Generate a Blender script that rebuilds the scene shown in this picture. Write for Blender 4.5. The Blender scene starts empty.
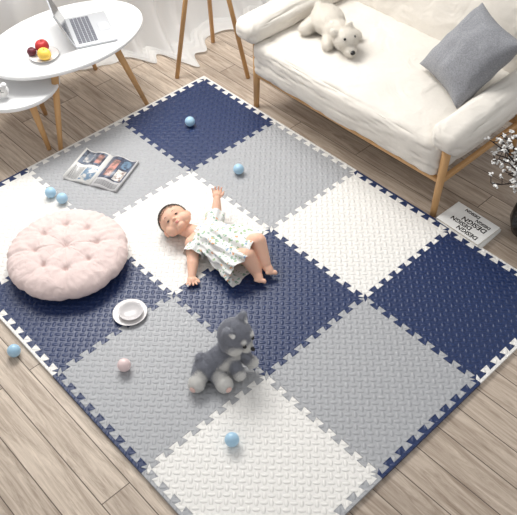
import bpy, bmesh, math, random
from mathutils import Vector, Matrix, noise
random.seed(4)
scene=bpy.context.scene
COL=scene.collection
V=Vector
# ------------------------------------------------------------ helpers
def lin(c):
    c=c/255
    return c/12.92 if c<=.04045 else ((c+.055)/1.055)**2.4
def rgb(r,g,b): return (lin(r),lin(g),lin(b),1)
def nt(name):
    m=bpy.data.materials.new(name); m.use_nodes=True
    t=m.node_tree; b=t.nodes['Principled BSDF']
    return m,t,b
def pmat(name,col,rough=.6,var=.0,vscale=20,bump=0,bscale=200,sheen=0,metal=0,spec=.5,bdist=.002,big=0,bigscale=7):
    m,t,b=nt(name)
    b.inputs['Roughness'].default_value=rough; b.inputs['Metallic'].default_value=metal
    b.inputs['Specular IOR Level'].default_value=spec
    if sheen: b.inputs['Sheen Weight'].default_value=sheen
    tc=t.nodes.new('ShaderNodeTexCoord')
    n=t.nodes.new('ShaderNodeTexNoise'); n.inputs['Scale'].default_value=vscale; n.inputs['Detail'].default_value=4
    t.links.new(tc.outputs['Object'],n.inputs['Vector'])
    mx=t.nodes.new('ShaderNodeMix'); mx.data_type='RGBA'
    mx.inputs[6].default_value=tuple(c*(1-var) for c in col[:3])+(1,)
    mx.inputs[7].default_value=tuple(min(1,c*(1+var)) for c in col[:3])+(1,)
    t.links.new(n.outputs['Fac'],mx.inputs[0]); t.links.new(mx.outputs[2],b.inputs['Base Color'])
    if bump:
        n2=t.nodes.new('ShaderNodeTexNoise'); n2.inputs['Scale'].default_value=bscale; n2.inputs['Detail'].default_value=3
        t.links.new(tc.outputs['Object'],n2.inputs['Vector'])
        bp=t.nodes.new('ShaderNodeBump'); bp.inputs['Strength'].default_value=bump; bp.inputs['Distance'].default_value=bdist
        t.links.new(n2.outputs['Fac'],bp.inputs['Height'])
        if big:
            n3=t.nodes.new('ShaderNodeTexNoise'); n3.inputs['Scale'].default_value=bigscale; n3.inputs['Detail'].default_value=2; n3.inputs['Distortion'].default_value=1.5
            t.links.new(tc.outputs['Object'],n3.inputs['Vector'])
            b3=t.nodes.new('ShaderNodeBump'); b3.inputs['Strength'].default_value=1; b3.inputs['Distance'].default_value=big
            t.links.new(n3.outputs['Fac'],b3.inputs['Height']); t.links.new(b3.outputs[0],bp.inputs['Normal'])
        t.links.new(bp.outputs['Normal'],b.inputs['Normal'])
    return m
def thing(name,label,cat,loc=(0,0,0),rotz=0,group=None,matrix=None):
    e=bpy.data.objects.new(name,None); e.empty_display_size=.05
    e.matrix_world=matrix if matrix is not None else Matrix.Translation(loc)@Matrix.Rotation(rotz,4,'Z')
    e["label"]=label; e["category"]=cat
    if group: e["group"]=group
    COL.objects.link(e); return e
def put(name,me,mat,parent=None,world=False,smooth=True,label=None,cat=None,loc=None,group=None,kind=None):
    """world=True: mesh is in world coordinates, moved into its parent's frame"""
    o=bpy.data.objects.new(name,me)
    if mat: me.materials.append(mat)
    if smooth: me.polygons.foreach_set('use_smooth',[True]*len(me.polygons))
    if parent is not None:
        o.parent=parent
        if world: me.transform(parent.matrix_basis.inverted())
    elif loc is not None:
        if world: me.transform(Matrix.Translation(-V(loc)))
        o.location=loc
    if label:o["label"]=label
    if cat:o["category"]=cat
    if group:o["group"]=group
    if kind:o["kind"]=kind
    COL.objects.link(o); return o
def tomesh(bm,name='m'):
    me=bpy.data.meshes.new(name); bmesh.ops.recalc_face_normals(bm,faces=bm.faces); bm.to_mesh(me); bm.free(); return me
def add_ell(bm,c,r,rot=None,seg=24,ring=16):
    M=Matrix.Translation(c)@(rot.to_4x4() if rot is not None else Matrix.Identity(4))@Matrix.Diagonal((r[0],r[1],r[2],1))
    rings=[[bm.verts.new(M@V((0,0,-1)))]]
    for i in range(1,ring):
        a=-math.pi/2+math.pi*i/ring; rings.append([bm.verts.new(M@V((math.cos(a)*math.cos(2*math.pi*k/seg),math.cos(a)*math.sin(2*math.pi*k/seg),math.sin(a)))) for k in range(seg)])
    rings.append([bm.verts.new(M@V((0,0,1)))]); bridge(bm,rings,seg)
def bridge(bm,rings,seg):
    for a,b in zip(rings,rings[1:]):
        if len(a)==1 and len(b)==1: continue
        for k in range(seg):
            k2=(k+1)%seg
            if len(a)==1: bm.faces.new((a[0],b[k2],b[k]))
            elif len(b)==1: bm.faces.new((a[k],a[k2],b[0]))
            else: bm.faces.new((a[k],a[k2],b[k2],b[k]))
def add_cap(bm,p1,p2,r1,r2,seg=16,hem=5):
    p1=V(p1);p2=V(p2);d=p2-p1;L=d.length
    q=V((0,0,1)).rotation_difference(d.normalized()).to_matrix().to_4x4() if L>1e-6 else Matrix.Identity(4)
    M=Matrix.Translation(p1)@q
    prof=[]
    for i in range(hem+1):
        a=-math.pi/2+i*(math.pi/2)/hem; prof.append((r1*math.cos(a),r1*math.sin(a)))
    for i in range(hem+1):
        a=i*(math.pi/2)/hem; prof.append((r2*math.cos(a),L+r2*math.sin(a)))
    rings=[]
    for i,(r,z) in enumerate(prof):
        if r<1e-6: rings.append([bm.verts.new(M@V((0,0,z)))])
        else: rings.append([bm.verts.new(M@V((r*math.cos(2*math.pi*k/seg),r*math.sin(2*math.pi*k/seg),z))) for k in range(seg)])
    bridge(bm,rings,seg)
def blob(items,voxel=.004,smooth=3,fac=.5):
    bm=bmesh.new()
    for it in items:
        if it[0]=='e': add_ell(bm,V(it[1]),it[2],it[3] if len(it)>3 else None)
        else: add_cap(bm,*it[1:])
    me=tomesh(bm); o=bpy.data.objects.new('tmp',me); COL.objects.link(o)
    r=o.modifiers.new('r','REMESH'); r.mode='VOXEL'; r.voxel_size=voxel
    s=o.modifiers.new('s','SMOOTH'); s.factor=fac; s.iterations=smooth
    bpy.context.view_layer.update()
    dg=bpy.context.evaluated_depsgraph_get()
    out=bpy.data.meshes.new_from_object(o.evaluated_get(dg))
    bpy.data.objects.remove(o); bpy.data.meshes.remove(me)
    out.materials.clear()
    return out
def furry(me,density,length,rad=.0007,lean=V((0,0,-.35)),keep=True):
    """adds short pile strands (thin spikes) to a plush surface"""
    vs=[v.co.copy() for v in me.vertices]; fs=[tuple(p.vertices) for p in me.polygons]
    add_v=[];add_f=[]; base=len(vs) if keep else 0
    for p in me.polygons:
        k=density*p.area; cnt=int(k)+(1 if random.random()<k-int(k) else 0)
        for _ in range(cnt):
            w=[random.random()+.01 for _ in p.vertices]; s=sum(w)
            c=V((0,0,0))
            for a,i in zip(w,p.vertices): c+=vs[i]*(a/s)
            n=(p.normal+lean*.6+V([random.uniform(-.45,.45) for _ in range(3)])).normalized()
            t=n.orthogonal().normalized(); b2=n.cross(t); L=length*random.uniform(.6,1.15); i0=base+len(add_v)
            mid=c+n*L*.55; n2=(n+lean*.9).normalized(); tip=mid+n2*L*.5
            for q,r in ((c-p.normal*.001,rad),(mid,rad*.8)):
                for a in (0,2.094,4.189): add_v.append(q+t*r*math.cos(a)+b2*r*math.sin(a))
            add_v.append(tip)
            for a in range(3):
                b=(a+1)%3
                add_f.append((i0+a,i0+b,i0+3+b,i0+3+a)); add_f.append((i0+3+a,i0+3+b,i0+6))
    out=bpy.data.meshes.new('fur')
    if keep: out.from_pydata(vs+add_v,[],fs+add_f)
    else: out.from_pydata(add_v,[],add_f)
    out.update(); bpy.data.meshes.remove(me); return out
def rbox(dims,bev,seg=4,M=None):
    bm=bmesh.new(); bmesh.ops.create_cube(bm,size=1,matrix=Matrix.Diagonal((*dims,1)))
    bmesh.ops.bevel(bm,geom=list(bm.edges),offset=bev,segments=seg,profile=.5,affect='EDGES')
    if M is not None: bm.transform(M)
    return tomesh(bm)
def softbox(dims,bev,puff,M=None,n=40,wr=0):
    """upholstered cushion block: subdivided box, rounded, faces puffed, creased"""
    bm=bmesh.new(); bmesh.ops.create_cube(bm,size=2)
    bmesh.ops.subdivide_edges(bm,edges=list(bm.edges),cuts=n,use_grid_fill=True)
    h=V(dims)/2
    for v in bm.verts:
        u=v.co.copy()
        u=V([math.copysign(1-(1-abs(c))**1.35,c) for c in u])
        p=V((u.x*h.x,u.y*h.y,u.z*h.z))
        inner=V([max(-(h[i]-bev),min(h[i]-bev,p[i])) for i in range(3)])
        d=p-inner
        if d.length>1e-9: nn=d.normalized(); out=inner+nn*bev
        else: out=p; nn=V((0,0,1))
        pu=[(1-u[(i+1)%3]**2)*(1-u[(i+2)%3]**2) for i in range(3)]
        for i in range(3):
            if abs(abs(u[i])-1)<1e-4: out[i]+=math.copysign(puff*pu[i],u[i])
        if wr:
            w1=noise.noise(out*4.5); q=V((out.x*6+w1*3,out.y*6-w1*3,out.z*12))
            ridge=1-abs(noise.noise(q))*3.2          # sharp pulled creases
            out+=nn*wr*(.35*noise.noise(out*5+V((3,1,2)))-.45*max(0,ridge)**4)
        v.co=out
    if M is not None: bm.transform(M)
    return tomesh(bm)
def lathe(prof,seg=48,M=None):
    bm=bmesh.new(); rings=[]
    for r,z in prof:
        if r<1e-6: rings.append([bm.verts.new((0,0,z))])
        else: rings.append([bm.verts.new((r*math.cos(2*math.pi*k/seg),r*math.sin(2*math.pi*k/seg),z)) for k in range(seg)])
    bridge(bm,rings,seg)
    if M is not None: bm.transform(M)
    return tomesh(bm)
def leg(p1,p2,r1,r2,seg=16):
    bm=bmesh.new(); p1=V(p1);p2=V(p2);d=p2-p1
    q=V((0,0,1)).rotation_difference(d.normalized()).to_matrix().to_4x4()
    bmesh.ops.create_cone(bm,cap_ends=True,segments=seg,radius1=r1,radius2=r2,depth=d.length,matrix=Matrix.Translation((p1+p2)/2)@q)
    bmesh.ops.bevel(bm,geom=[e for e in bm.edges if len(e.link_faces)==2 and any(len(f.verts)>4 for f in e.link_faces)],offset=min(r1,r2)*.2,segments=2,affect='EDGES')
    return tomesh(bm)
def poly(pts,z0,z1):
    bm=bmesh.new(); vs=[bm.verts.new((x,y,z0)) for x,y in pts]; f=bm.faces.new(vs)
    r=bmesh.ops.extrude_face_region(bm,geom=[f])
    for g in r['geom']:
        if isinstance(g,bmesh.types.BMVert): g.co.z=z1
    return tomesh(bm)
def tube(pts,r,seg=8):
    bm=bmesh.new(); n=len(pts); rings=[]
    for i,p in enumerate(pts):
        d=(V(pts[(i+1)%n])-V(pts[i-1])).normalized(); t=d.cross(V((.13,.21,.97))).normalized(); b=d.cross(t)
        rings.append([bm.verts.new(V(p)+t*r*math.cos(2*math.pi*k/seg)+b*r*math.sin(2*math.pi*k/seg)) for k in range(seg)])
    rings.append(rings[0]); bridge(bm,rings,seg); return tomesh(bm)
T4=Matrix.Translation

# ------------------------------------------------------------ camera
cd=bpy.data.cameras.new('camera'); cam=bpy.data.objects.new('camera',cd); COL.objects.link(cam)
cd.sensor_fit='HORIZONTAL'; cd.sensor_width=36; cd.lens=775.83/517*36
cam.matrix_world=Matrix.Translation((3.1472,-2.4194,2.6258))@Matrix.Rotation(.8409,4,'Z')@Matrix.Rotation(.7593,4,'X')@Matrix.Rotation(-.0295,4,'Z')
scene.camera=cam
try:
    scene.view_settings.view_transform='Standard'; scene.view_settings.look='None'
except Exception: pass

# ------------------------------------------------------------ materials
WOOD=pmat('light_beech_wood',rgb(205,160,108),.45,.12,8)
WHITE_TOP=pmat('white_lacquer',rgb(236,236,236),.3,.01)
SOFA=pmat('cream_linen',rgb(221,215,206),.9,.04,60,.35,500,.2,big=.010,bigscale=6)
PILLOW=pmat('gray_woven_fabric',rgb(142,143,148),.95,.45,150,1,300,.2,bdist=.006,big=.010,bigscale=9)
PINK=pmat('dusty_pink_cotton',rgb(224,203,198),.9,.02,30,.3,400,.2,big=.006,bigscale=18)
PLUSHW=pmat('white_plush',rgb(236,234,230),.95,.05,80,.5,220,.3,bdist=.003)
CREAM=pmat('cream_plush',rgb(236,230,220),.95,.05,80,.5,220,.3,bdist=.003)
PLUSHG=pmat('gray_plush',rgb(160,162,172),.95,.22,90,.5,240,.3,bdist=.003)
PLUSHP=pmat('pale_pink_plush',rgb(226,190,180),.95,.05,80,.5,220,.3)
BLACK=pmat('glossy_black',rgb(22,20,22),.2)
SKIN=pmat('baby_skin',rgb(236,188,162),.6,.07,9,.1,300)
SKIN.node_tree.nodes['Principled BSDF'].inputs['Subsurface Weight'].default_value=.15
SKIN.node_tree.nodes['Principled BSDF'].inputs['Subsurface Scale'].default_value=.012
LIP=pmat('lip_pink',rgb(212,132,124),.45)
HAIR=pmat('dark_brown_hair',rgb(66,53,48),.65,.3,120,.8,160)
CERAM=pmat('white_ceramic',rgb(226,222,220),.2)
BLUEB=pmat('pale_blue_plastic',rgb(168,204,227),.35)
PINKB=pmat('pale_pink_plastic',rgb(232,208,206),.35)
PAPER=pmat('paper_white',rgb(240,239,236),.6,.02)
SILVER=pmat('silver_aluminium',rgb(190,192,196),.35,metal=.4)
KEYS=pmat('light_gray_keys',rgb(100,102,110),.5)
SCREEN=pmat('dark_screen',rgb(30,32,38),.15)
GREEN=pmat('dry_stem',rgb(52,42,38),.7)

def floor_mat():
    m,t,b=nt('light_oak_planks'); N=t.nodes; L=t.links
    tc=N.new('ShaderNodeTexCoord')
    br=N.new('ShaderNodeTexBrick'); br.offset=.37; br.offset_frequency=2
    br.inputs['Scale'].default_value=1; br.inputs['Brick Width'].default_value=1.1; br.inputs['Row Height'].default_value=.125
    br.inputs['Mortar Size'].default_value=.0022; br.inputs['Mortar Smooth'].default_value=.3; br.inputs['Bias'].default_value=0
    br.inputs['Color1'].default_value=(0,0,0,1); br.inputs['Color2'].default_value=(1,1,1,1); br.inputs['Mortar'].default_value=(.5,.5,.5,1)
    L.new(tc.outputs['Object'],br.inputs['Vector'])
    mp=N.new('ShaderNodeMapping'); mp.inputs['Scale'].default_value=(1.8,20,1); L.new(tc.outputs['Object'],mp.inputs['Vector'])
    add=N.new('ShaderNodeVectorMath'); add.operation='ADD'; L.new(mp.outputs[0],add.inputs[0])
    sc=N.new('ShaderNodeVectorMath'); sc.operation='SCALE'; sc.inputs['Scale'].default_value=37; L.new(br.outputs['Color'],sc.inputs[0]); L.new(sc.outputs[0],add.inputs[1])
    n=N.new('ShaderNodeTexNoise'); n.inputs['Scale'].default_value=1.6; n.inputs['Detail'].default_value=9; n.inputs['Roughness'].default_value=.72; n.inputs['Distortion'].default_value=1.2
    L.new(add.outputs[0],n.inputs['Vector'])
    cr=N.new('ShaderNodeValToRGB'); e=cr.color_ramp.elements
    e[0].position=.30; e[0].color=rgb(140,121,104); e[1].position=.64; e[1].color=rgb(214,199,183)
    L.new(n.outputs['Fac'],cr.inputs[0])
    mx=N.new('ShaderNodeMix'); mx.data_type='RGBA'; mx.blend_type='MULTIPLY'; mx.inputs[0].default_value=1
    r2=N.new('ShaderNodeValToRGB'); r2.color_ramp.elements[0].color=(.78,.76,.74,1); r2.color_ramp.elements[1].color=(1.05,1.04,1.02,1)
    L.new(br.outputs['Color'],r2.inputs[0]); L.new(cr.outputs[0],mx.inputs[6]); L.new(r2.outputs[0],mx.inputs[7])
    m2=N.new('ShaderNodeMix'); m2.data_type='RGBA'; L.new(br.outputs['Fac'],m2.inputs[0]); L.new(mx.outputs[2],m2.inputs[6]); m2.inputs[7].default_value=rgb(92,77,66)
    L.new(m2.outputs[2],b.inputs['Base Color']); b.inputs['Roughness'].default_value=.45
    bp=N.new('ShaderNodeBump'); bp.invert=True; bp.inputs['Strength'].default_value=.5; bp.inputs['Distance'].default_value=.002
    L.new(br.outputs['Fac'],bp.inputs['Height']); L.new(bp.outputs[0],b.inputs['Normal'])
    return m
def mathn(N,L):
    def M(op,a,c=None,d=None):
        n=N.new('ShaderNodeMath'); n.operation=op
        for i,x in enumerate((a,c,d)):
            if x is None: continue
            if isinstance(x,(int,float)): n.inputs[i].default_value=x
            else: L.new(x,n.inputs[i])
        return n.outputs[0]
    return M
def foam_mat(name,col,rough=.5,dist=.0030):
    m,t,b=nt(name); N=t.nodes; L=t.links
    b.inputs['Base Color'].default_value=col; b.inputs['Roughness'].default_value=rough
    tc=N.new('ShaderNodeTexCoord'); sep=N.new('ShaderNodeSeparateXYZ'); L.new(tc.outputs['Object'],sep.inputs[0])
    M=mathn(N,L)
    s=1/.027
    x,y=sep.outputs[0],sep.outputs[1]
    p=M('MULTIPLY',M('ADD',x,y),s*.7071); q=M('MULTIPLY',M('SUBTRACT',x,y),s*.7071)
    par=M('MODULO',M('ABSOLUTE',M('ADD',M('FLOOR',p),M('FLOOR',q))),2)
    fp=M('SUBTRACT',M('FRACT',p),.5); fq=M('SUBTRACT',M('FRACT',q),.5)
    a=M('MULTIPLY',fp,fp); c=M('MULTIPLY',fq,fq)
    ka=M('MULTIPLY_ADD',par,12-3.2,3.2); kc=M('MULTIPLY_ADD',par,3.2-12,12)
    r=M('ADD',M('MULTIPLY',a,ka),M('MULTIPLY',c,kc))
    h=M('MAXIMUM',M('SUBTRACT',1,r),0); h=M('POWER',h,.55)
    bp=N.new('ShaderNodeBump'); bp.inputs['Strength'].default_value=1; bp.inputs['Distance'].default_value=dist
    L.new(h,bp.inputs['Height']); L.new(bp.outputs[0],b.inputs['Normal'])
    return m
NAVY=foam_mat('navy_foam',rgb(25,45,88),.40,.0034); GRAY=foam_mat('gray_foam',rgb(166,167,170),.48); WHITE=foam_mat('white_foam',rgb(233,230,225),.48,.0032)

# ------------------------------------------------------------ room
o=put('floor',poly([(-3,-5),(6,-5),(6,3),(-3,3)],-.05,0),floor_mat(),smooth=False); o["kind"]="structure"

# ------------------------------------------------------------ foam mat
T=.6; H=.0125; TH=.014
def teeth(n=9):
    pts=[]; pit=T/n
    for k in range(n):
        c=(k+.5)*pit
        pts+=[(c-.0115,-H),(c-.0205,H),(c+.0205,H),(c+.0115,-H)]
    return pts
TE=teeth()
def hx(x0,y): return [(x0+a,y+b) for a,b in TE]     # edge running +x, teeth toward +y
def vy(x,y0): return [(x+b,y0+a) for a,b in TE]     # edge running +y, teeth toward +x
cols={0:('navy blue',NAVY),1:('light gray',GRAY),2:('off-white',WHITE)}
for j in range(3):
    for i in range(4):
        x0,x1=i*T,(i+1)*T; y1,y0=-j*T,-(j+1)*T
        pts=[(x0,y0)]+hx(x0,y0)+[(x1,y0)]+vy(x1,y0)+[(x1,y1)]+hx(x0,y1)[::-1]+[(x0,y1)]+vy(x0,y0)[::-1]
        cx,cy=(x0+x1)/2,(y0+y1)/2
        pts=[((x-cx)*.9975,(y-cy)*.9975) for x,y in pts]
        nm,mt=cols[(i+j)%3]
        put('foam_floor_tile',poly(pts,0,TH),mt,smooth=False,loc=(cx,cy,.0005),label=f'{nm} interlocking foam floor tile with embossed leaf pattern',cat='play mat tile',group='interlocking foam mat tiles')
D=.024
def strip(pts,color,nm):
    cx=sum(a for a,b in pts)/len(pts); cy=sum(b for a,b in pts)/len(pts)
    put('foam_edge_strip',poly([(a-cx,b-cy) for a,b in pts],0,TH),color,smooth=False,loc=(cx,cy,.0005),label=f'{nm} foam edging strip along the play mat border',cat='mat edging',group='foam mat edging strips')
W_=(WHITE,'off-white'); N_=(NAVY,'navy blue'); G_=(GRAY,'light gray')
top=[W_,W_,N_,W_]; bot=[W_,W_,N_,G_]
for i in range(4):
    x0,x1=i*T,(i+1)*T; e0=D if i==0 else 0; e1=D if i==3 else 0
    A0=[(x0-e0,0)] if e0 else []; B0=[(x1+e1,0)] if e1 else []
    strip(A0+[(x0,0)]+hx(x0,0)+[(x1,0)]+B0+[(x1+e1,D),(x0-e0,D)],*top[i])
    y=-3*T
    A0=[(x0-e0,y)] if e0 else []; B0=[(x1+e1,y)] if e1 else []
    strip(A0+[(x0,y)]+hx(x0,y)+[(x1,y)]+B0+[(x1+e1,y-D),(x0-e0,y-D)],*bot[i])
lef=[W_,W_,N_]; rig=[W_,N_,G_]
for j in range(3):
    y1,y0=-j*T,-(j+1)*T
    strip([(0,y0)]+vy(0,y0)+[(0,y1),(-D,y1),(-D,y0)],*lef[j])
    strip([(4*T,y0)]+vy(4*T,y0)+[(4*T,y1),(4*T+D,y1),(4*T+D,y0)],*rig[j])
Z=TH+.001   # mat surface

# ------------------------------------------------------------ sofa
sf=thing('sofa','cream fabric two-seat sofa with light wooden frame and legs','sofa',(1.03,.4,0))
put('seat_cushion',softbox((1.25,.76,.210),.045,.016,T4((1.03,.40,.324)),wr=.022),SOFA,sf,True)
# piping seam around the upper edge of the seat
sx,sy,sz=.612,.367,.408
ring=[]
for k in range(120):
    a=2*math.pi*k/120; c,s=math.cos(a),math.sin(a); e=.12
    ring.append((1.03+sx*math.copysign(abs(c)**e,c),.40+sy*math.copysign(abs(s)**e,s),sz))
put('seam_piping',tube(ring,.0045),SOFA,sf,True)
put('backrest',softbox((1.26,.18,.50),.07,.02,T4((1.03,.86,.60))@Matrix.Rotation(math.radians(-12),4,'X'),wr=.018),SOFA,sf,True)
for x in (.375,1.685): put('armrest',softbox((.170,.85,.130),.056,.010,T4((x,.42,.475)),n=30,wr=.016),SOFA,sf,True)
for x in (.41,1.675):
    put('leg',leg((x,.048,0),(x,.065,.43),.016,.023),WOOD,sf,True)
    put('leg',leg((x,.70,0),(x,.68,.43),.016,.023),WOOD,sf,True)
    put('side_rail',rbox((.025,.66,.03),.006,2,T4((x,.375,.215))),WOOD,sf,True)
put('front_rail',rbox((1.26,.03,.022),.006,2,T4((1.037,.060,.212))),WOOD,sf,True)
put('back_rail',rbox((1.26,.03,.03),.006,2,T4((1.037,.70,.215))),WOOD,sf,True)
# throw pillow
e1=V((.33,-.16,0)).normalized(); e2=V((.11,.235,.25)); e2=(e2-e1*e2.dot(e1)).normalized(); e3=e1.cross(e2)
def pillow_mesh(w,h,d,n=24):
    bm=bmesh.new(); bmesh.ops.create_cube(bm,size=2); bmesh.ops.subdivide_edges(bm,edges=list(bm.edges),cuts=n,use_grid_fill=True)
    for v in bm.verts:
        u=v.co.copy(); f=max(0,(1-u.x**2))**.5*max(0,(1-u.y**2))**.5
        pin=1-.09*(1-abs(u.y)**2)*abs(u.x) ; pin2=1-.09*(1-abs(u.x)**2)*abs(u.y)
        v.co=V((u.x*w/2*pin,u.y*h/2*pin2,u.z*(d/2*f+.004)+.014*noise.noise(V((u.x*2.4,u.y*2.4,3)))))
    return tomesh(bm)
Mp=Matrix((( e1.x,e2.x,e3.x,1.455),(e1.y,e2.y,e3.y,.47),(e1.z,e2.z,e3.z,.610),(0,0,0,1)))
put('throw_pillow',pillow_mesh(.40,.40,.19),PILLOW,label='gray woven square throw pillow leaning in the sofa corner',cat='pillow').matrix_world=Mp

# polar bear plush on the sofa seat
z0=.440
bear_loc=(.66,.36,z0)
bm_=furry(blob([('e',(.635,.37,z0+.065),(.115,.085,.065),Matrix.Rotation(-.5,3,'Z')),('e',(.73,.33,z0+.06),(.075,.065,.055)),
 ('e',(.840,.287,z0+.072),(.064,.062,.054),Matrix.Rotation(-.4,3,'Z')),('c',(.86,.275,z0+.055),(.902,.256,z0+.040),.038,.028),
 ('e',(.808,.342,z0+.118),(.020,.014,.021)),('e',(.795,.240,z0+.112),(.020,.014,.021)),
 ('c',(.72,.30,z0+.045),(.765,.235,z0+.028),.036,.030),('c',(.76,.38,z0+.045),(.81,.40,z0+.028),.036,.030),
 ('c',(.58,.33,z0+.045),(.575,.265,z0+.030),.040,.034),('c',(.56,.43,z0+.045),(.53,.455,z0+.032),.040,.034),('e',(.53,.41,z0+.09),(.022,.022,.022))],.006,3),70000,.011)
bear=put('plush_bear',bm_,CREAM,loc=bear_loc,world=True,label='cream plush polar bear lying beside the sofa armrest',cat='stuffed toy')
def child_ell(name,par,parloc,c,r,mat,rot=None):
    bm=bmesh.new(); add_ell(bm,V(c)-V(parloc),r,rot,16,10); o=put(name,tomesh(bm),mat,par); return o
child_ell('nose',bear,bear_loc,(.930,.243,z0+.050),(.012,.014,.011),BLACK)
child_ell('eye',bear,bear_loc,(.888,.298,z0+.103),(.007,.007,.007),BLACK)
child_ell('eye',bear,bear_loc,(.872,.242,z0+.103),(.007,.007,.007),BLACK)

# ------------------------------------------------------------ coffee tables
def table(name,label,cx,cy,a,b,z,legs):
    e=thing(name,label,'table',(cx,cy,0))
    prof=[(0,z-.022),(.985,z-.022),(1,z-.017),(1,z-.006),(.99,z),(0,z)]
    put('table_top',lathe(prof,72,T4((cx,cy,0))@Matrix.Diagonal((a,b,1,1))),WHITE_TOP,e,True,smooth=False)
    for (x,y,x2,y2) in legs: put('leg',leg((x,y,0),(x2,y2,z-.02),.012,.021),WOOD,e,True)
    return e
table('coffee_table','white oval coffee table with splayed light wood legs',-.305,-.67,.31,.46,.45,[(-.04,-.39,-.13,-.50),(-.04,-.98,-.13,-.86),(-.56,-.39,-.47,-.5),(-.56,-.96,-.47,-.86)])
table('side_table','low round white side table with light wood legs',-.27,-1.04,.24,.24,.35,[(-.09,-1.02,-.15,-1.03),(-.38,-.86,-.33,-.92),(-.38,-1.24,-.33,-1.16)])
# laptop
A=math.atan2(.38,-.92)
lp=thing('laptop','open silver laptop on the white coffee table','laptop',matrix=T4((-.255,-.54,.4505))@Matrix.Rotation(A+math.pi,4,'Z'))
put('base',rbox((.32,.225,.014),.004,2,T4((0,0,.007))),SILVER,lp)
kb=bmesh.new()
for r in range(5):
    for c in range(13):
        bmesh.ops.create_cube(kb,size=1,matrix=T4((-.126+c*.021,-.080+r*.021,.0145))@Matrix.Diagonal((.018,.018,.003,1)))
put('keyboard',tomesh(kb),KEYS,lp,smooth=False)
put('trackpad',rbox((.09,.055,.001),.0004,1,T4((0,.072,.0145))),pmat('trackpad_gray',rgb(176,178,183),.3),lp,smooth=False)
Ml=T4((0,-.112,.014))@Matrix.Rotation(math.radians(22),4,'X')
put('lid',rbox((.32,.008,.21),.0035,2,Ml@T4((0,0,.105))),SILVER,lp)
put('screen',rbox((.30,.001,.19),.0003,1,Ml@T4((0,.0045,.107))),SCREEN,lp,smooth=False)
# fruit plate
fp=(-.21,-.86,.4505)
put('plate',lathe([(0,0),(.04,0),(.045,.004),(.076,.014),(.078,.016),(.074,.016),(.045,.007),(0,.006)],40),CERAM,loc=fp,label='small white plate holding fruit on the coffee table',cat='plate')
def apple(loc,mat,name,label,r=.027,sx=1):
    prof=[(0,.25*r)]+[(r*math.sin(t)*(1+.08*math.cos(t)),r-r*.95*math.cos(t)-(.25*r*math.exp(-((t-math.pi)/.45)**2))+(.2*r*math.exp(-(t/.4)**2))) for t in [math.pi*k/16 for k in range(1,16)]]+[(0,1.7*r)]
    e=thing(name,label,name.replace('_',' '),loc)
    put('flesh',lathe(prof,28,Matrix.Diagonal((sx,1,1,1))),mat,e)
    put('stem',leg((0,0,1.6*r),(.004,.002,2.1*r),.0016,.0012,8),GREEN,e)
apple((-.242,-.845,.459),pmat('apple_red',rgb(186,48,48),.45,.45,30),'apple','shiny red apple on the fruit plate',.036)
apple((-.252,-.903,.459),pmat('plum_dark',rgb(98,34,48),.5,.35,30),'plum','dark red plum on the fruit plate',.024)
apple((-.172,-.876,.459),pmat('lemon_yellow',rgb(240,200,84),.5,.12,30),'lemon','yellow lemon on the fruit plate',.033,1.2)
# alarm clock
ck=thing('alarm_clock','small white twin-bell alarm clock standing on the side table','clock',matrix=T4((-.175,-1.15,.3505))@Matrix.Rotation(math.radians(55),4,'Z'))
RX=Matrix.Rotation(math.radians(90),4,'X')
put('case',lathe([(0,-.016),(.032,-.016),(.036,-.012),(.036,.012),(.032,.016),(.030,.013),(0,.013)],32,T4((0,0,.046))@RX),WHITE_TOP,ck)
put('dial',lathe([(0,.0132),(.029,.0132),(.029,.0142),(0,.0142)],32,T4((0,0,.046))@RX),PAPER,ck)
put('hand',rbox((.002,.001,.02),.0003,1,T4((0,-.0150,.054))),BLACK,ck)
put('hand',rbox((.014,.001,.002),.0003,1,T4((.006,-.0150,.046))),BLACK,ck)
for s in (-1,1):
    put('bell',lathe([(0,.013),(.010,.010),(.014,.002),(.015,0),(0,0)],20,T4((s*.02,0,.080))@Matrix.Rotation(s*.45,4,'Y')),WHITE_TOP,ck)
    put('foot',leg((s*.024,0,0),(s*.018,0,.02),.003,.004,8),WHITE_TOP,ck)

# ------------------------------------------------------------ tripod floor lamp
tp=thing('tripod_floor_lamp','floor lamp on three slim light wood legs beside the curtain','lamp',(-.09,.145,0))
ap=V((-.09,.145,1.1))
for x,y in ((-.136,-.095),(.165,.208),(-.29,.323)):
    d=(V((x,y,0))-ap); put('leg',leg((x,y,0),ap+d*.02,.013,.015),WOOD,tp,True)
put('lamp_hub',lathe([(0,1.06),(.035,1.06),(.04,1.08),(.035,1.13),(0,1.13)],24,T4((-.09,.145,0))),WOOD,tp,True)
put('lamp_shade',lathe([(.19,1.16),(.14,1.42),(.137,1.42),(.187,1.16),(.19,1.16)],40,T4((-.09,.145,0))),SOFA,tp,True)
put('lamp_pole',leg((-.09,.145,1.12),(-.09,.145,1.36),.008,.008),BLACK,tp,True)

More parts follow.
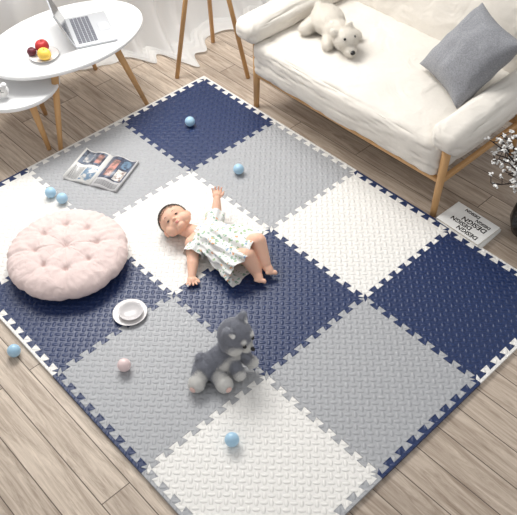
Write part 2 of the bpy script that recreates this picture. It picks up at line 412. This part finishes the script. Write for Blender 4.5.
# ------------------------------------------------------------ curtain
def curtain():
    bm=bmesh.new(); ny,nz=360,44; g=[]
    for i in range(ny+1):
        y=-1.5+2.7*i/ny; row=[]
        st=1/(1+math.exp(-(y+.20)/.05))      # drawn further into the room past the table
        ph=y*26+1.6*math.sin(y*6)
        for k in range(nz+1):
            z=2.5*(k/nz)**1.8
            flare=math.exp(-z/.14)
            x=-.80+.20*st+.045*math.sin(ph)+.018*math.sin(ph*.37+1)+flare*(.08+.08*st+.04*math.sin(y*11)+.035*math.sin(ph*1.3))
            x=min(x,-.665) if y<-.15 and z>.3 else x
            row.append(bm.verts.new((x,y+.012*math.sin(z*3+ph*.5)*(1-flare),z+.004)))
        b0=row[0].co; ex=[]
        for q in range(9,0,-1):    # hem pooled on the floor in ripples
            u=q/9; ex.append(bm.verts.new((b0.x+u*(.10+.07*st+.05*math.sin(ph*.55)),b0.y+.02*u,.004+(1-u)*.004+.030*abs(math.sin(u*8+ph*.5))*(1-u*.6))))
        g.append(ex+row)
    for i in range(ny):
        for k in range(len(g[0])-1): bm.faces.new((g[i][k],g[i+1][k],g[i+1][k+1],g[i][k+1]))
    return tomesh(bm)
cm,t,b=nt('sheer_white_curtain'); b.inputs['Base Color'].default_value=rgb(238,237,235); b.inputs['Roughness'].default_value=.9
tr=t.nodes.new('ShaderNodeBsdfTranslucent'); tr.inputs[0].default_value=(.88,.88,.88,1); ms=t.nodes.new('ShaderNodeMixShader'); ms.inputs[0].default_value=.4
t.links.new(b.outputs[0],ms.inputs[1]); t.links.new(tr.outputs[0],ms.inputs[2]); t.links.new(ms.outputs[0],t.nodes['Material Output'].inputs[0])
put('curtain',curtain(),cm,loc=(-.7,-.2,0),world=True,label='sheer white floor-length curtain pooling in soft folds on the floor',cat='curtain')

# ------------------------------------------------------------ balls
for x,y,mt,lab in ((.30,-.35,BLUEB,'on the navy tile'),(.79,-.43,BLUEB,'on the gray tile'),(.34,-1.21,BLUEB,'beside the round cushion'),(.262,-1.228,BLUEB,'beside the round cushion'),(.99,-1.875,BLUEB,'on the wooden floor at the mat edge'),(1.94,-1.50,BLUEB,'on the white tile'),(1.38,-1.59,PINKB,'on the gray tile')):
    bm=bmesh.new(); add_ell(bm,V((0,0,0)),(.028,.028,.028),None,28,20)
    zz=.028+(Z if y>-1.83 else 0)
    put('ball',tomesh(bm),mt,loc=(x,y,zz),label=('pale blue' if mt is BLUEB else 'pale pink')+' plastic ball '+lab,cat='ball',group='small plastic play balls')

# ------------------------------------------------------------ round tufted cushion
def cushion():
    bm=bmesh.new(); n,m=208,52; R0=.277; Hh=.062
    NT=8
    tufts=[(0,0)]+[(.145*math.cos(2*math.pi*k/NT+.2),.145*math.sin(2*math.pi*k/NT+.2)) for k in range(NT)]
    def f(r,a):
        x,y=r*math.cos(a),r*math.sin(a); u=r/R0
        h=(1-u**5)**.5 if u<1 else 0
        for tx,ty in tufts:
            d=math.hypot(x-tx,y-ty); h-=.30*math.exp(-(d/.013)**2)*(1 if h>.2 else 0)+.17*math.exp(-(d/.038)**2)*min(1,h)
            an=math.atan2(y-ty,x-tx); h+=.030*math.sin(an*8+tx*40)*math.exp(-((d-.028)/.022)**2)
        g=abs(math.sin((a-.2)*NT/2))
        if u>.5: h*=1-.10*math.exp(-(g/.10)**2)*min(1,(u-.5)*4)
        else: h*=1-.06*math.exp(-(g/.18)**2)*min(1,u*3)
        a2=(a-.2)/(2*math.pi/NT); loc=abs(a2-round(a2)); rt=.145*(1-.10*(math.sin(loc*math.pi)))
        h-=.04*math.exp(-((r-rt)/.010)**2)
        return max(h,.0)
    rows=[[],[]]
    for s in (0,1):
        for i in range(1,m+1):
            u=math.sin(i/m*math.pi/2); ring=[]
            for k in range(n):
                a=2*math.pi*k/n; g=abs(math.sin((a-.2)*NT/2))
                rr=R0*(1-.028*math.exp(-(g/.25)**2)+.008*noise.noise(V((math.cos(a)*4,math.sin(a)*4,0)))+.004*math.sin(a*41)*u)*u
                h=f(min(R0*u,R0*.9999),a)*Hh
                wr=.005*noise.noise(V((math.cos(a)*u*7,math.sin(a)*u*7,u*2)))+.0024*math.sin(a*41+4*noise.noise(V((u*5,a,0))))*max(0,u-.6)*2.2
                z=Hh+((h+wr) if s else -h*.95)
                if i==m: z=Hh
                ring.append((rr*math.cos(a),rr*math.sin(a),z))
            rows[s].append(ring)
    vt=[[bm.verts.new(p) for p in ring] for ring in rows[1]]
    vb=[[bm.verts.new(p) for p in ring] for ring in rows[0][:-1]]+[vt[-1]]
    ct=bm.verts.new((0,0,Hh+f(0,0)*Hh)); cb=bm.verts.new((0,0,.004))
    for vv,c in ((vt,ct),(vb,cb)):
        for k in range(n): bm.faces.new((c,vv[0][k],vv[0][(k+1)%n]))
        for a,b in zip(vv,vv[1:]):
            for k in range(n): bm.faces.new((a[k],a[(k+1)%n],b[(k+1)%n],b[k]))
    return tomesh(bm),tufts,[Hh*(1+f(math.hypot(*q),math.atan2(q[1],q[0]))) for q in tufts]
cme,tf,th=cushion()
cu=put('floor_cushion',cme,PINK,loc=(.715,-1.415,Z),label='round dusty pink tufted floor cushion on the play mat',cat='cushion')
for (tx,ty),tz in zip(tf,th):
    bm=bmesh.new(); add_ell(bm,V((tx,ty,tz+.001)),(.008,.008,.004),None,12,8); put('button',tomesh(bm),PINK,cu)

# ------------------------------------------------------------ saucer with bowl
sc=thing('bowl','shallow white ceramic bowl on a saucer','bowl',(1.16,-1.40,Z))
put('saucer',lathe([(0,0),(.04,0),(.045,.003),(.074,.012),(.076,.014),(.072,.014),(.044,.007),(0,.006)],48),CERAM,sc)
put('cup',lathe([(0,.007),(.022,.007),(.03,.012),(.050,.022),(.054,.027),(.050,.027),(.042,.021),(.026,.014),(0,.012)],48,T4((.006,.002,0))),pmat('pearl_ceramic',rgb(208,204,204),.25),sc)

# ------------------------------------------------------------ open magazine
def magazine():
    e=thing('open_magazine','open magazine with photo pages lying on the mat','magazine',matrix=T4((.275,-.93,Z))@Matrix.Rotation(math.atan2(.13,.27),4,'Z'))
    def page(s,mat):
        bm=bmesh.new(); n=20; g=[]
        for i in range(n+1):
            u=i/n; x=s*u*.156; z=.004+.020*math.sin(min(1,u*1.5)*math.pi)*.8*(1-u*.3)+.018*max(0,u-.75)**2*16
            g.append([bm.verts.new((x,-.124,z)),bm.verts.new((x,.124,z)),bm.verts.new((x,-.124,0)),bm.verts.new((x,.124,0))])
        for a,b in zip(g,g[1:]):
            for q in ((0,1),(2,3),(0,2),(1,3)): bm.faces.new((a[q[0]],a[q[1]],b[q[1]],b[q[0]]))
        bm.faces.new((g[0][0],g[0][1],g[0][3],g[0][2])); bm.faces.new((g[-1][0],g[-1][1],g[-1][3],g[-1][2]))
        put('page',tomesh(bm),mat,e,label='printed page block')
    def pm(name,base,rects,tex):
        m,t,b=nt(name); N=t.nodes; L=t.links; M=mathn(N,L)
        tc=N.new('ShaderNodeTexCoord'); sp=N.new('ShaderNodeSeparateXYZ'); L.new(tc.outputs['Object'],sp.inputs[0]); x,y=sp.outputs[0],sp.outputs[1]
        nz=N.new('ShaderNodeTexNoise'); nz.inputs['Scale'].default_value=tex; nz.inputs['Detail'].default_value=3; L.new(tc.outputs['Object'],nz.inputs['Vector'])
        cur=None
        for (x0,x1,y0,y1,c1,c2) in rects:
            mk=M('MULTIPLY',M('MULTIPLY',M('GREATER_THAN',x,x0),M('LESS_THAN',x,x1)),M('MULTIPLY',M('GREATER_THAN',y,y0),M('LESS_THAN',y,y1)))
            if c2=='text':   # printed text lines
                ln=M('GREATER_THAN',M('FRACT',M('MULTIPLY',y,130)),.55); mk=M('MULTIPLY',mk,ln); c2=c1
            cr=N.new('ShaderNodeValToRGB'); cr.color_ramp.elements[0].position=.42; cr.color_ramp.elements[1].position=.58; cr.color_ramp.elements[0].color=c1; cr.color_ramp.elements[1].color=c2; L.new(nz.outputs['Fac'],cr.inputs[0])
            mx=N.new('ShaderNodeMix'); mx.data_type='RGBA'; L.new(mk,mx.inputs[0]); L.new(cr.outputs[0],mx.inputs[7])
            if cur is None: mx.inputs[6].default_value=base
            else: L.new(cur,mx.inputs[6])
            cur=mx.outputs[2]
        L.new(cur,b.inputs['Base Color']); b.inputs['Roughness'].default_value=.28
        return m
    dk=rgb(58,62,78); br=rgb(132,108,100); pk=rgb(206,150,140); lt=rgb(220,216,210); gy=rgb(128,138,154); bl=rgb(120,146,170)
    page(-1,pm('magazine_page_light',rgb(224,222,218),[(-.148,-.02,.01,.116,gy,dk),(-.145,-.085,-.11,-.01,rgb(90,90,96),'text'),(-.078,-.014,-.112,-.005,bl,lt),(-.13,-.085,.03,.10,lt,gy),(-.06,-.030,.03,.10,pk,br)],40))
    page(1,pm('magazine_page_dark',rgb(210,208,208),[(.008,.148,-.06,.118,dk,rgb(96,104,124)),(.030,.070,-.04,.09,pk,br),(.085,.135,-.05,.03,lt,br),(.015,.14,-.112,-.072,rgb(80,80,86),'text'),(.085,.13,.045,.11,bl,dk)],45))
magazine()

# ------------------------------------------------------------ books by the sofa
PB=pmat('page_cream',rgb(222,214,200),.8,.05,200)
def book(loc,rot,dims,label,text=False,cov=PAPER):
    e=thing('book',label,'book',matrix=T4(loc)@Matrix.Rotation(rot,4,'Z'),group='stacked design books')
    w,d,h=dims
    put('cover',rbox((w,d,.0025),.001,1,T4((0,0,.00125))),cov,e,smooth=False)
    put('cover',rbox((w,d,.0025),.001,1,T4((0,0,h-.00125))),cov,e,smooth=False)
    put('spine',rbox((.003,d,h),.001,1,T4((-w/2+.0015,0,h/2))),cov,e,smooth=False)
    put('page_block',rbox((w-.008,d-.008,h-.005),.001,1,T4((.0,0,h/2))),PB,e,smooth=False)
    if text:
        for s,sz,py,px in (("DESIGN",.034,.048,-.10),("DESIGN",.034,.016,-.04),("DESIGN",.040,-.020,-.10),("DESIGN",.024,-.046,-.10),("DESIGN",.024,-.070,-.02)):
            cu=bpy.data.curves.new('t','FONT'); cu.body=s; cu.size=sz; cu.extrude=.0003; cu.offset=.0008; cu.align_x='LEFT'
            to=bpy.data.objects.new('tt',cu); COL.objects.link(to); bpy.context.view_layer.update()
            me=bpy.data.meshes.new_from_object(to.evaluated_get(bpy.context.evaluated_depsgraph_get())); bpy.data.objects.remove(to)
            me.materials.clear()
            me.transform(Matrix.Rotation(math.pi,4,'Z')@T4((px,py,h+.0004)))
            put('cover_lettering',me,BLACK,e,smooth=False,label='black printed lettering')
book((1.852,.103,0.0005),.02,(.245,.165,.014),'white paperback book at the bottom of a stack')
book((1.842,.098,.0150),-.04,(.25,.168,.018),'white design book with bold black lettering on its cover',True)
# ------------------------------------------------------------ black vase with blossoms
vl=(2.075,.275,0)
va=thing('vase','glossy black vase filled with white blossom twigs','vase',vl)
put('vase_body',lathe([(0,0),(.065,0),(.095,.03),(.11,.09),(.10,.15),(.055,.20),(.042,.22),(.052,.235),(.046,.235),(.036,.22),(.042,.2),(0,.19)],48),BLACK,va)
sb=bmesh.new(); fb=bmesh.new()
for k in range(36):
    a=random.uniform(0,6.28); rr=.16*math.sqrt(random.random()); top_=V((-.11+rr*math.cos(a),-.095+rr*math.sin(a),random.uniform(.34,.50)))
    if k>28: top_=V((random.uniform(-.05,.2),random.uniform(-.05,.2),random.uniform(.35,.48)))
    p0=V((random.uniform(-.02,.02),random.uniform(-.02,.02),.2)); prev=p0
    for s in range(1,6):
        u=s/5; q=p0.lerp(top_,u)+V((0,0,.04*math.sin(u*math.pi)))+V([random.uniform(-.010,.010) for _ in range(3)])
        add_cap(sb,prev,q,.0032,.0026,6,2)
        if s>1:
            for _ in range(2):
                c=q+V([random.uniform(-.032,.032) for _ in range(3)]); add_cap(sb,q,c,.0022,.0016,5,1)
                for w in range(4):
                    M3=Matrix.Rotation(random.uniform(0,6),3,'Z')@Matrix.Rotation(random.uniform(-1,1),3,'X')
                    add_ell(fb,c+V([random.uniform(-.008,.008) for _ in range(3)]),(.0085,.0055,.0022),M3,7,5)
        prev=q
put('twigs',tomesh(sb),GREEN,va,kind='stuff'); put('blossoms',tomesh(fb),PAPER,va,kind='stuff')

# ------------------------------------------------------------ plush husky: leaning, feet splayed, big round head raised
DB=V((1.66,-1.31,Z)); dog_loc=tuple(DB)
fd=V((.93,.22,-.22)).normalized(); up_=V((-.10,.08,1)).normalized(); rd=fd.cross(up_).normalized(); uu=rd.cross(fd); Mr=Matrix((rd,fd,uu)).transposed()
HD=V((1.665,-1.232,Z+.175))
def dh(r,f,u): return HD+rd*r+fd*f+uu*u
def W(x,y,z): return V((x,y,Z+z))
dog=put('plush_dog',furry(blob([
 ('e',W(1.637,-1.360,.048),(.044,.045,.046)),('c',W(1.637,-1.355,.052),W(1.657,-1.270,.100),.043,.038),('c',W(1.657,-1.270,.100),HD,.038,.045),
 ('e',dh(0,0,0),(.066,.063,.058),Mr),('e',dh(.038,.010,-.016),(.034,.036,.030),Mr),('e',dh(-.038,.010,-.016),(.034,.036,.030),Mr),
 ('c',W(1.618,-1.375,.042),W(1.652,-1.425,.032),.032,.025),('c',W(1.66,-1.345,.042),W(1.720,-1.356,.030),.032,.025),
 ('c',W(1.675,-1.275,.090),W(1.738,-1.285,.040),.026,.021),('c',W(1.665,-1.24,.090),W(1.735,-1.215,.050),.025,.020),
 ('c',dh(.042,-.008,.034),dh(.060,-.014,.070),.023,.008),('c',dh(-.042,-.008,.034),dh(-.060,-.014,.070),.023,.008),
 ('c',W(1.62,-1.375,.045),W(1.600,-1.362,.075),.018,.020)],.004,2),150000,.011,.0007),PLUSHG,loc=dog_loc,world=True,label='gray and white plush husky dog leaning on the gray tile',cat='stuffed toy')
def dchild(name,items,mat,vox=.003,fur=True):
    me=blob(items,vox,2)
    if fur: me=furry(me,150000,.009,.0007)
    me.transform(T4(-DB)); return put(name,me,mat,dog)
dchild('face_patch',[('e',dh(.036,.026,-.018),(.036,.036,.027),Mr),('e',dh(-.036,.026,-.018),(.036,.036,.027),Mr),('e',dh(0,.056,-.020),(.026,.030,.020),Mr),('e',dh(.024,.050,.024),(.012,.012,.009),Mr),('e',dh(-.024,.050,.024),(.012,.012,.009),Mr)],PLUSHW)
dchild('belly_patch',[('c',W(1.667,-1.330,.05),W(1.685,-1.268,.085),.033,.030)],PLUSHW)
for a,d in ((W(1.657,-1.434,.034),V((.35,-.9,0))),(W(1.732,-1.358,.032),V((1,-.15,0)))):
    d.normalize(); Mq=Matrix((V((d.y,-d.x,0)),d,V((0,0,1)))).transposed()
    dchild('paw',[('e',a+d*.004,(.030,.030,.031),Mq),('c',a,a-d*.040+V((0,0,.010)),.027,.026)],PLUSHW)
    dchild('paw_pad',[('e',a+d*.037,(.014,.006,.015),Mq)],PLUSHP,fur=False)
dchild('paw',[('e',W(1.744,-1.286,.037),(.023,.023,.023))],PLUSHW); dchild('paw',[('e',W(1.742,-1.213,.047),(.022,.022,.022))],PLUSHW)
for s in (-1,1):
    child_ell('eye',dog,dog_loc,dh(s*.028,.066,.008),(.008,.008,.008),BLACK)
    dchild('inner_ear',[('c',dh(s*.044,.010,.042),dh(s*.058,-.004,.060),.012,.006)],PLUSHW,fur=False)
child_ell('nose',dog,dog_loc,dh(0,.091,-.012),(.011,.009,.009),BLACK)

# ------------------------------------------------------------ baby
BL=V((1.15,-.86,Z))
HC=V((.910,-.938,Z+.078)); S=1.02
F=V((.20,-.42,.88)).normalized(); Cc=V((-1,.02,.10)); Cc=(Cc-F*Cc.dot(F)).normalized(); X=F.cross(Cc)
HM=Matrix((X,F,Cc)).transposed()
def hp(x,f,c): return HC+HM@(V((x,f,c))*S)
def E(x,f,c,r): return ('e',hp(x,f,c),tuple(q*S for q in r),HM)
items=[E(0,-.008,.015,(.070,.076,.070)),E(0,.016,-.024,(.062,.048,.045)),E(.037,.026,-.034,(.033,.030,.030)),E(-.037,.026,-.034,(.033,.030,.030)),
 E(0,.044,-.056,(.023,.019,.016)),E(0,.0655,-.018,(.0095,.009,.0065)),E(.006,.063,-.020,(.005,.006,.004)),E(-.006,.063,-.020,(.005,.006,.004)),E(0,.060,-.010,(.006,.005,.010)),
 E(.072,-.010,-.012,(.007,.013,.018)),E(-.072,-.010,-.012,(.007,.013,.018)),
 E(0,.055,.018,(.040,.011,.014)),E(0,.059,-.038,(.016,.008,.008))]
neck=hp(0,-.015,-.05)
sh1=V((1.045,-.810,Z+.070)); sh2=V((1.065,-.965,Z+.062)); ch=V((1.085,-.885,Z+.062)); be=V((1.18,-.86,Z+.060)); hi=V((1.27,-.825,Z+.056))
items+=[('c',neck,ch,.032,.042),('c',sh1,sh2,.034,.034),('c',ch,be,.050,.054),('c',be,hi,.054,.050)]
el1=V((.990,-.752,Z+.070)); h1=V((.952,-.712,Z+.105))
el2=V((1.145,-1.030,Z+.036)); h2=V((1.190,-1.075,Z+.019))
items+=[('c',sh1,el1,.031,.026),('c',el1,h1,.027,.017),('c',sh2,el2,.031,.026),('c',el2,h2,.027,.017)]
def hand(w,d,n,s,K=1.2):
    d=V(d).normalized(); n=V(n); n=(n-d*n.dot(d)).normalized(); t=d.cross(n)*s
    M3=Matrix((t,d,n)).transposed(); out=[('e',w+d*.014*K,(.018*K,.019*K,.010*K),M3)]
    for k,(a,L) in enumerate(((-.0135,.015),(-.0045,.020),(.0045,.022),(.0135,.018))):
        L*=K; b=w+d*.026*K+t*a*K*1.1; k1=b+(d+t*a*18).normalized()*L*.62; k2=k1+(d*.8+n*.55+t*a*16).normalized()*L*.55
        out+=[('c',b,k1,.0055,.0050,10,3),('c',k1,k2,.0050,.0043,10,3)]
    b=w+d*.010*K+t*.014*K; k1=b+(t*.8+d*.7).normalized()*.014*K; k2=k1+(t*.3+d).normalized()*.011*K
    out+=[('c',b,k1,.0066,.0057,10,3),('c',k1,k2,.0057,.0048,10,3)]
    return out
items+=hand(h1,(-.55,.5,.5),(.6,-.4,.6),1)+hand(h2,(.72,-.62,-.03),(.1,-.1,1),-1)
# short chubby legs, knees bent and raised close together, feet together
hA=V((1.250,-.790,Z+.062)); hB=V((1.255,-.862,Z+.058))
k1=V((1.312,-.780,Z+.122)); f1=V((1.385,-.805,Z+.054)); k2=V((1.328,-.864,Z+.104)); f2=V((1.382,-.856,Z+.036))
items+=[('c',hA,k1,.050,.040),('c',k1,f1,.040,.027),('c',hB,k2,.050,.040),('c',k2,f2,.040,.027)]
def foot(a,d,u,K=1.25):
    d=V(d).normalized(); u=V(u); u=(u-d*u.dot(d)).normalized(); t=d.cross(u); M3=Matrix((t,d,u)).transposed()
    out=[('e',a+d*.016*K-u*.002,(.018*K,.034*K,.014*K),M3),('e',a-d*.010*K-u*.004,(.016*K,.018*K,.015*K),M3)]
    for k,(x,r) in enumerate(((-.014,.0078),(-.005,.0062),(.0025,.0058),(.0095,.0055),(.0155,.005))): r*=K; out.append(('e',a+d*(.048-.003*k)*K+t*x*K,(r,r*1.3,r),M3))
    return out
items+=foot(f1,(.85,-.12,-.35),(.4,.0,.8))+foot(f2,(.78,-.36,-.12),(.5,-.2,.8))
baby=put('baby',blob(items,.0026,4,.4),SKIN,loc=tuple(BL),world=True,label='dark-haired baby in white printed dress lying with one arm raised',cat='person')
def bchild(name,me,mat,label=None): me.transform(T4(-BL)); return put(name,me,mat,baby,label=label)
# hair: thin cap deep in the hair + short wispy strands beyond it
def capmesh(off,sc,sub=5,js=1):
    bm=bmesh.new(); bmesh.ops.create_icosphere(bm,subdivisions=sub,radius=1); kill=[]
    for v in bm.verts:
        p=V((v.co.x*.070*sc,v.co.y*.0760*sc-.008,v.co.z*.0702*sc+.015))
        nn=(noise.noise(p*60)*.007+noise.noise(p*220)*.005)*js
        if p.z< off+.72*p.y+nn+(.010 if abs(p.x)>.05 and p.y>.0 else 0): kill.append(v)
        v.co=HC+HM@(p*S)
    bmesh.ops.delete(bm,geom=kill,context='VERTS'); return tomesh(bm)
strands=furry(capmesh(-.004,1.0,5,1.2),240000,.007,.00028,-X*.6+Cc*.1,keep=False)
cap=capmesh(.026,1.003,5,2)
bm=bmesh.new(); bm.from_mesh(cap); bm.from_mesh(strands); bpy.data.meshes.remove(cap); bpy.data.meshes.remove(strands)
hm=bpy.data.meshes.new('hair'); bm.to_mesh(hm); bm.free()
bchild('hair',hm,HAIR)
EYEW=pmat('eye_white',rgb(206,186,178),.3)
def B(): return bmesh.new()
for s in (-1,1):
    bm=B(); add_ell(bm,hp(s*.026,.0590,-.005),(.0090,.0042,.0028),HM,16,10); bchild('eye',tomesh(bm),EYEW)
    bm=B(); add_ell(bm,hp(s*.0255,.0615,-.005),(.0062,.0026,.0030),HM,16,10); bchild('iris',tomesh(bm),BLACK)
    bm=B(); add_cap(bm,hp(s*.016,.0660,.017),hp(s*.025,.0640,.019),.0005,.0007,8,3); add_cap(bm,hp(s*.025,.0640,.019),hp(s*.033,.0597,.017),.0007,.0005,8,3); bchild('eyebrow',tomesh(bm),HAIR)
    bm=B(); add_cap(bm,hp(s*.016,.0625,-.0030),hp(s*.026,.0625,-.0015),.0007,.0009,8,3); add_cap(bm,hp(s*.026,.0625,-.0015),hp(s*.036,.0565,-.0048),.0009,.0006,8,3); bchild('eyelash',tomesh(bm),HAIR)
bchild('lips',blob([E(0,.0658,-.0365,(.0095,.0034,.0026)),E(0,.0648,-.0415,(.0080,.0040,.0030))],.0012,2),LIP)
# dress
rm,t,b=nt('printed_white_cotton'); N=t.nodes; L=t.links
tc=N.new('ShaderNodeTexCoord'); vo=N.new('ShaderNodeTexVoronoi'); vo.inputs['Scale'].default_value=54; nz=N.new('ShaderNodeTexNoise'); nz.inputs['Scale'].default_value=90
mxv=N.new('ShaderNodeMix'); mxv.data_type='VECTOR'; mxv.inputs[0].default_value=.022
L.new(tc.outputs['Object'],mxv.inputs[4]); L.new(nz.outputs['Color'],mxv.inputs[5]); L.new(tc.outputs['Object'],nz.inputs['Vector']); L.new(mxv.outputs[1],vo.inputs['Vector'])
lt=N.new('ShaderNodeMath'); lt.operation='LESS_THAN'; lt.inputs[1].default_value=.36; L.new(vo.outputs['Distance'],lt.inputs[0])
cr=N.new('ShaderNodeValToRGB'); cr.color_ramp.interpolation='CONSTANT'; cs=[rgb(150,180,162),rgb(230,228,224),rgb(146,172,198),rgb(230,228,224),rgb(228,172,130),rgb(166,190,150)]
cr.color_ramp.elements[0].color=cs[0]; cr.color_ramp.elements[1].color=cs[1]; cr.color_ramp.elements[1].position=.38
for c,po in zip(cs[2:],(.44,.50,.55,.64)): el=cr.color_ramp.elements.new(po); el.color=c
L.new(vo.outputs['Color'],cr.inputs[0])
mx=N.new('ShaderNodeMix'); mx.data_type='RGBA'; mx.inputs[6].default_value=rgb(232,231,228); L.new(lt.outputs[0],mx.inputs[0]); L.new(cr.outputs[0],mx.inputs[7]); L.new(mx.outputs[2],b.inputs['Base Color']); b.inputs['Roughness'].default_value=.9
ax=(hi-ch).normalized(); sd=V((-ax.y,ax.x,0)).normalized()
def interp(tab,u):
    for (a,x),(b_,y) in zip(tab,tab[1:]):
        if u<=b_:
            k=(u-a)/(b_-a); k=k*k*(3-2*k); return x+(y-x)*k
    return tab[-1][1]
bm=B(); rings=[]; seg=180; nr=60
LA=(hi-ch).length
for i in range(nr+1):
    u=-.30+1.56*i/nr
    c=ch+ax*(u*LA)-sd*(.022*max(0,u)) 
    w=interp([(-.30,.036),(-.12,.074),(.10,.090),(.6,.120),(1.26,.146)],u); hgt=interp([(-.30,.034),(-.1,.052),(.15,.066),(.7,.076),(1.26,.080)],u)
    am=.0015+max(0,(u-.05))*.011; ring=[]; hm_=max(0,u-.55)/.67
    for k in range(seg):
        a=2*math.pi*k/seg; cs_=math.cos(a); sn=math.sin(a)
        ruf=am*(math.sin(a*13+2.2*math.sin(a*2+u)+u*1.8)+.5*math.sin(a*23+2-u*2))+.013*noise.noise(V((cs_*2.6,sn*2.6,u*4)))
        pos=c+sd*(cs_*(w+ruf))+V((0,0,1))*(sn*(hgt+ruf*.8)+.006)+ax*hm_*(.007*math.sin(a*7)-.040*abs(cs_)**3+.010)
        pos.z=max(pos.z,Z+.0015)
        ring.append(bm.verts.new(pos))
    rings.append(ring)
bridge(bm,rings,seg)
def sleeve(s0,s1,r0,r1):
    d=(s1-s0); L_=d.length; d.normalize(); t_=d.orthogonal().normalized(); b_=d.cross(t_); rs=[]
    for i in range(13):
        u=i/12; ring=[]
        for k in range(48):
            a=2*math.pi*k/48; r=r0+(r1-r0)*u+.004*u*math.sin(a*7)+.003*noise.noise(V((math.cos(a)*2,math.sin(a)*2,u*3)))
            p=s0+d*(L_*u)+t_*(r*math.cos(a))+b_*(r*math.sin(a)); p.z=max(p.z,Z+.0015); ring.append(bm.verts.new(p))
        rs.append(ring)
    bridge(bm,rs,48)
sleeve(sh1.lerp(ch,.45),sh1.lerp(el1,.75),.038,.046); sleeve(sh2.lerp(ch,.45),sh2.lerp(el2,.60),.038,.047)
dress=bchild('dress',tomesh(bm),rm,'loose white dress with ruffled hem and small leaf print')

# ------------------------------------------------------------ light
w=bpy.data.worlds.new('world'); scene.world=w; w.use_nodes=True
w.node_tree.nodes['Background'].inputs[0].default_value=(.985,.99,1,1); w.node_tree.nodes['Background'].inputs[1].default_value=.62
def area(loc,target,sx,sy,en,col):
    l=bpy.data.lights.new('window_light','AREA'); l.shape='RECTANGLE'; l.size=sx; l.size_y=sy; l.energy=en; l.color=col
    o=bpy.data.objects.new('window_light',l); o.location=loc; o.rotation_euler=(V(target)-V(loc)).to_track_quat('-Z','Y').to_euler(); COL.objects.link(o)
area((-.55,-.3,2.15),(1.5,-.9,0),2.0,1.2,120,(1,.985,.955))
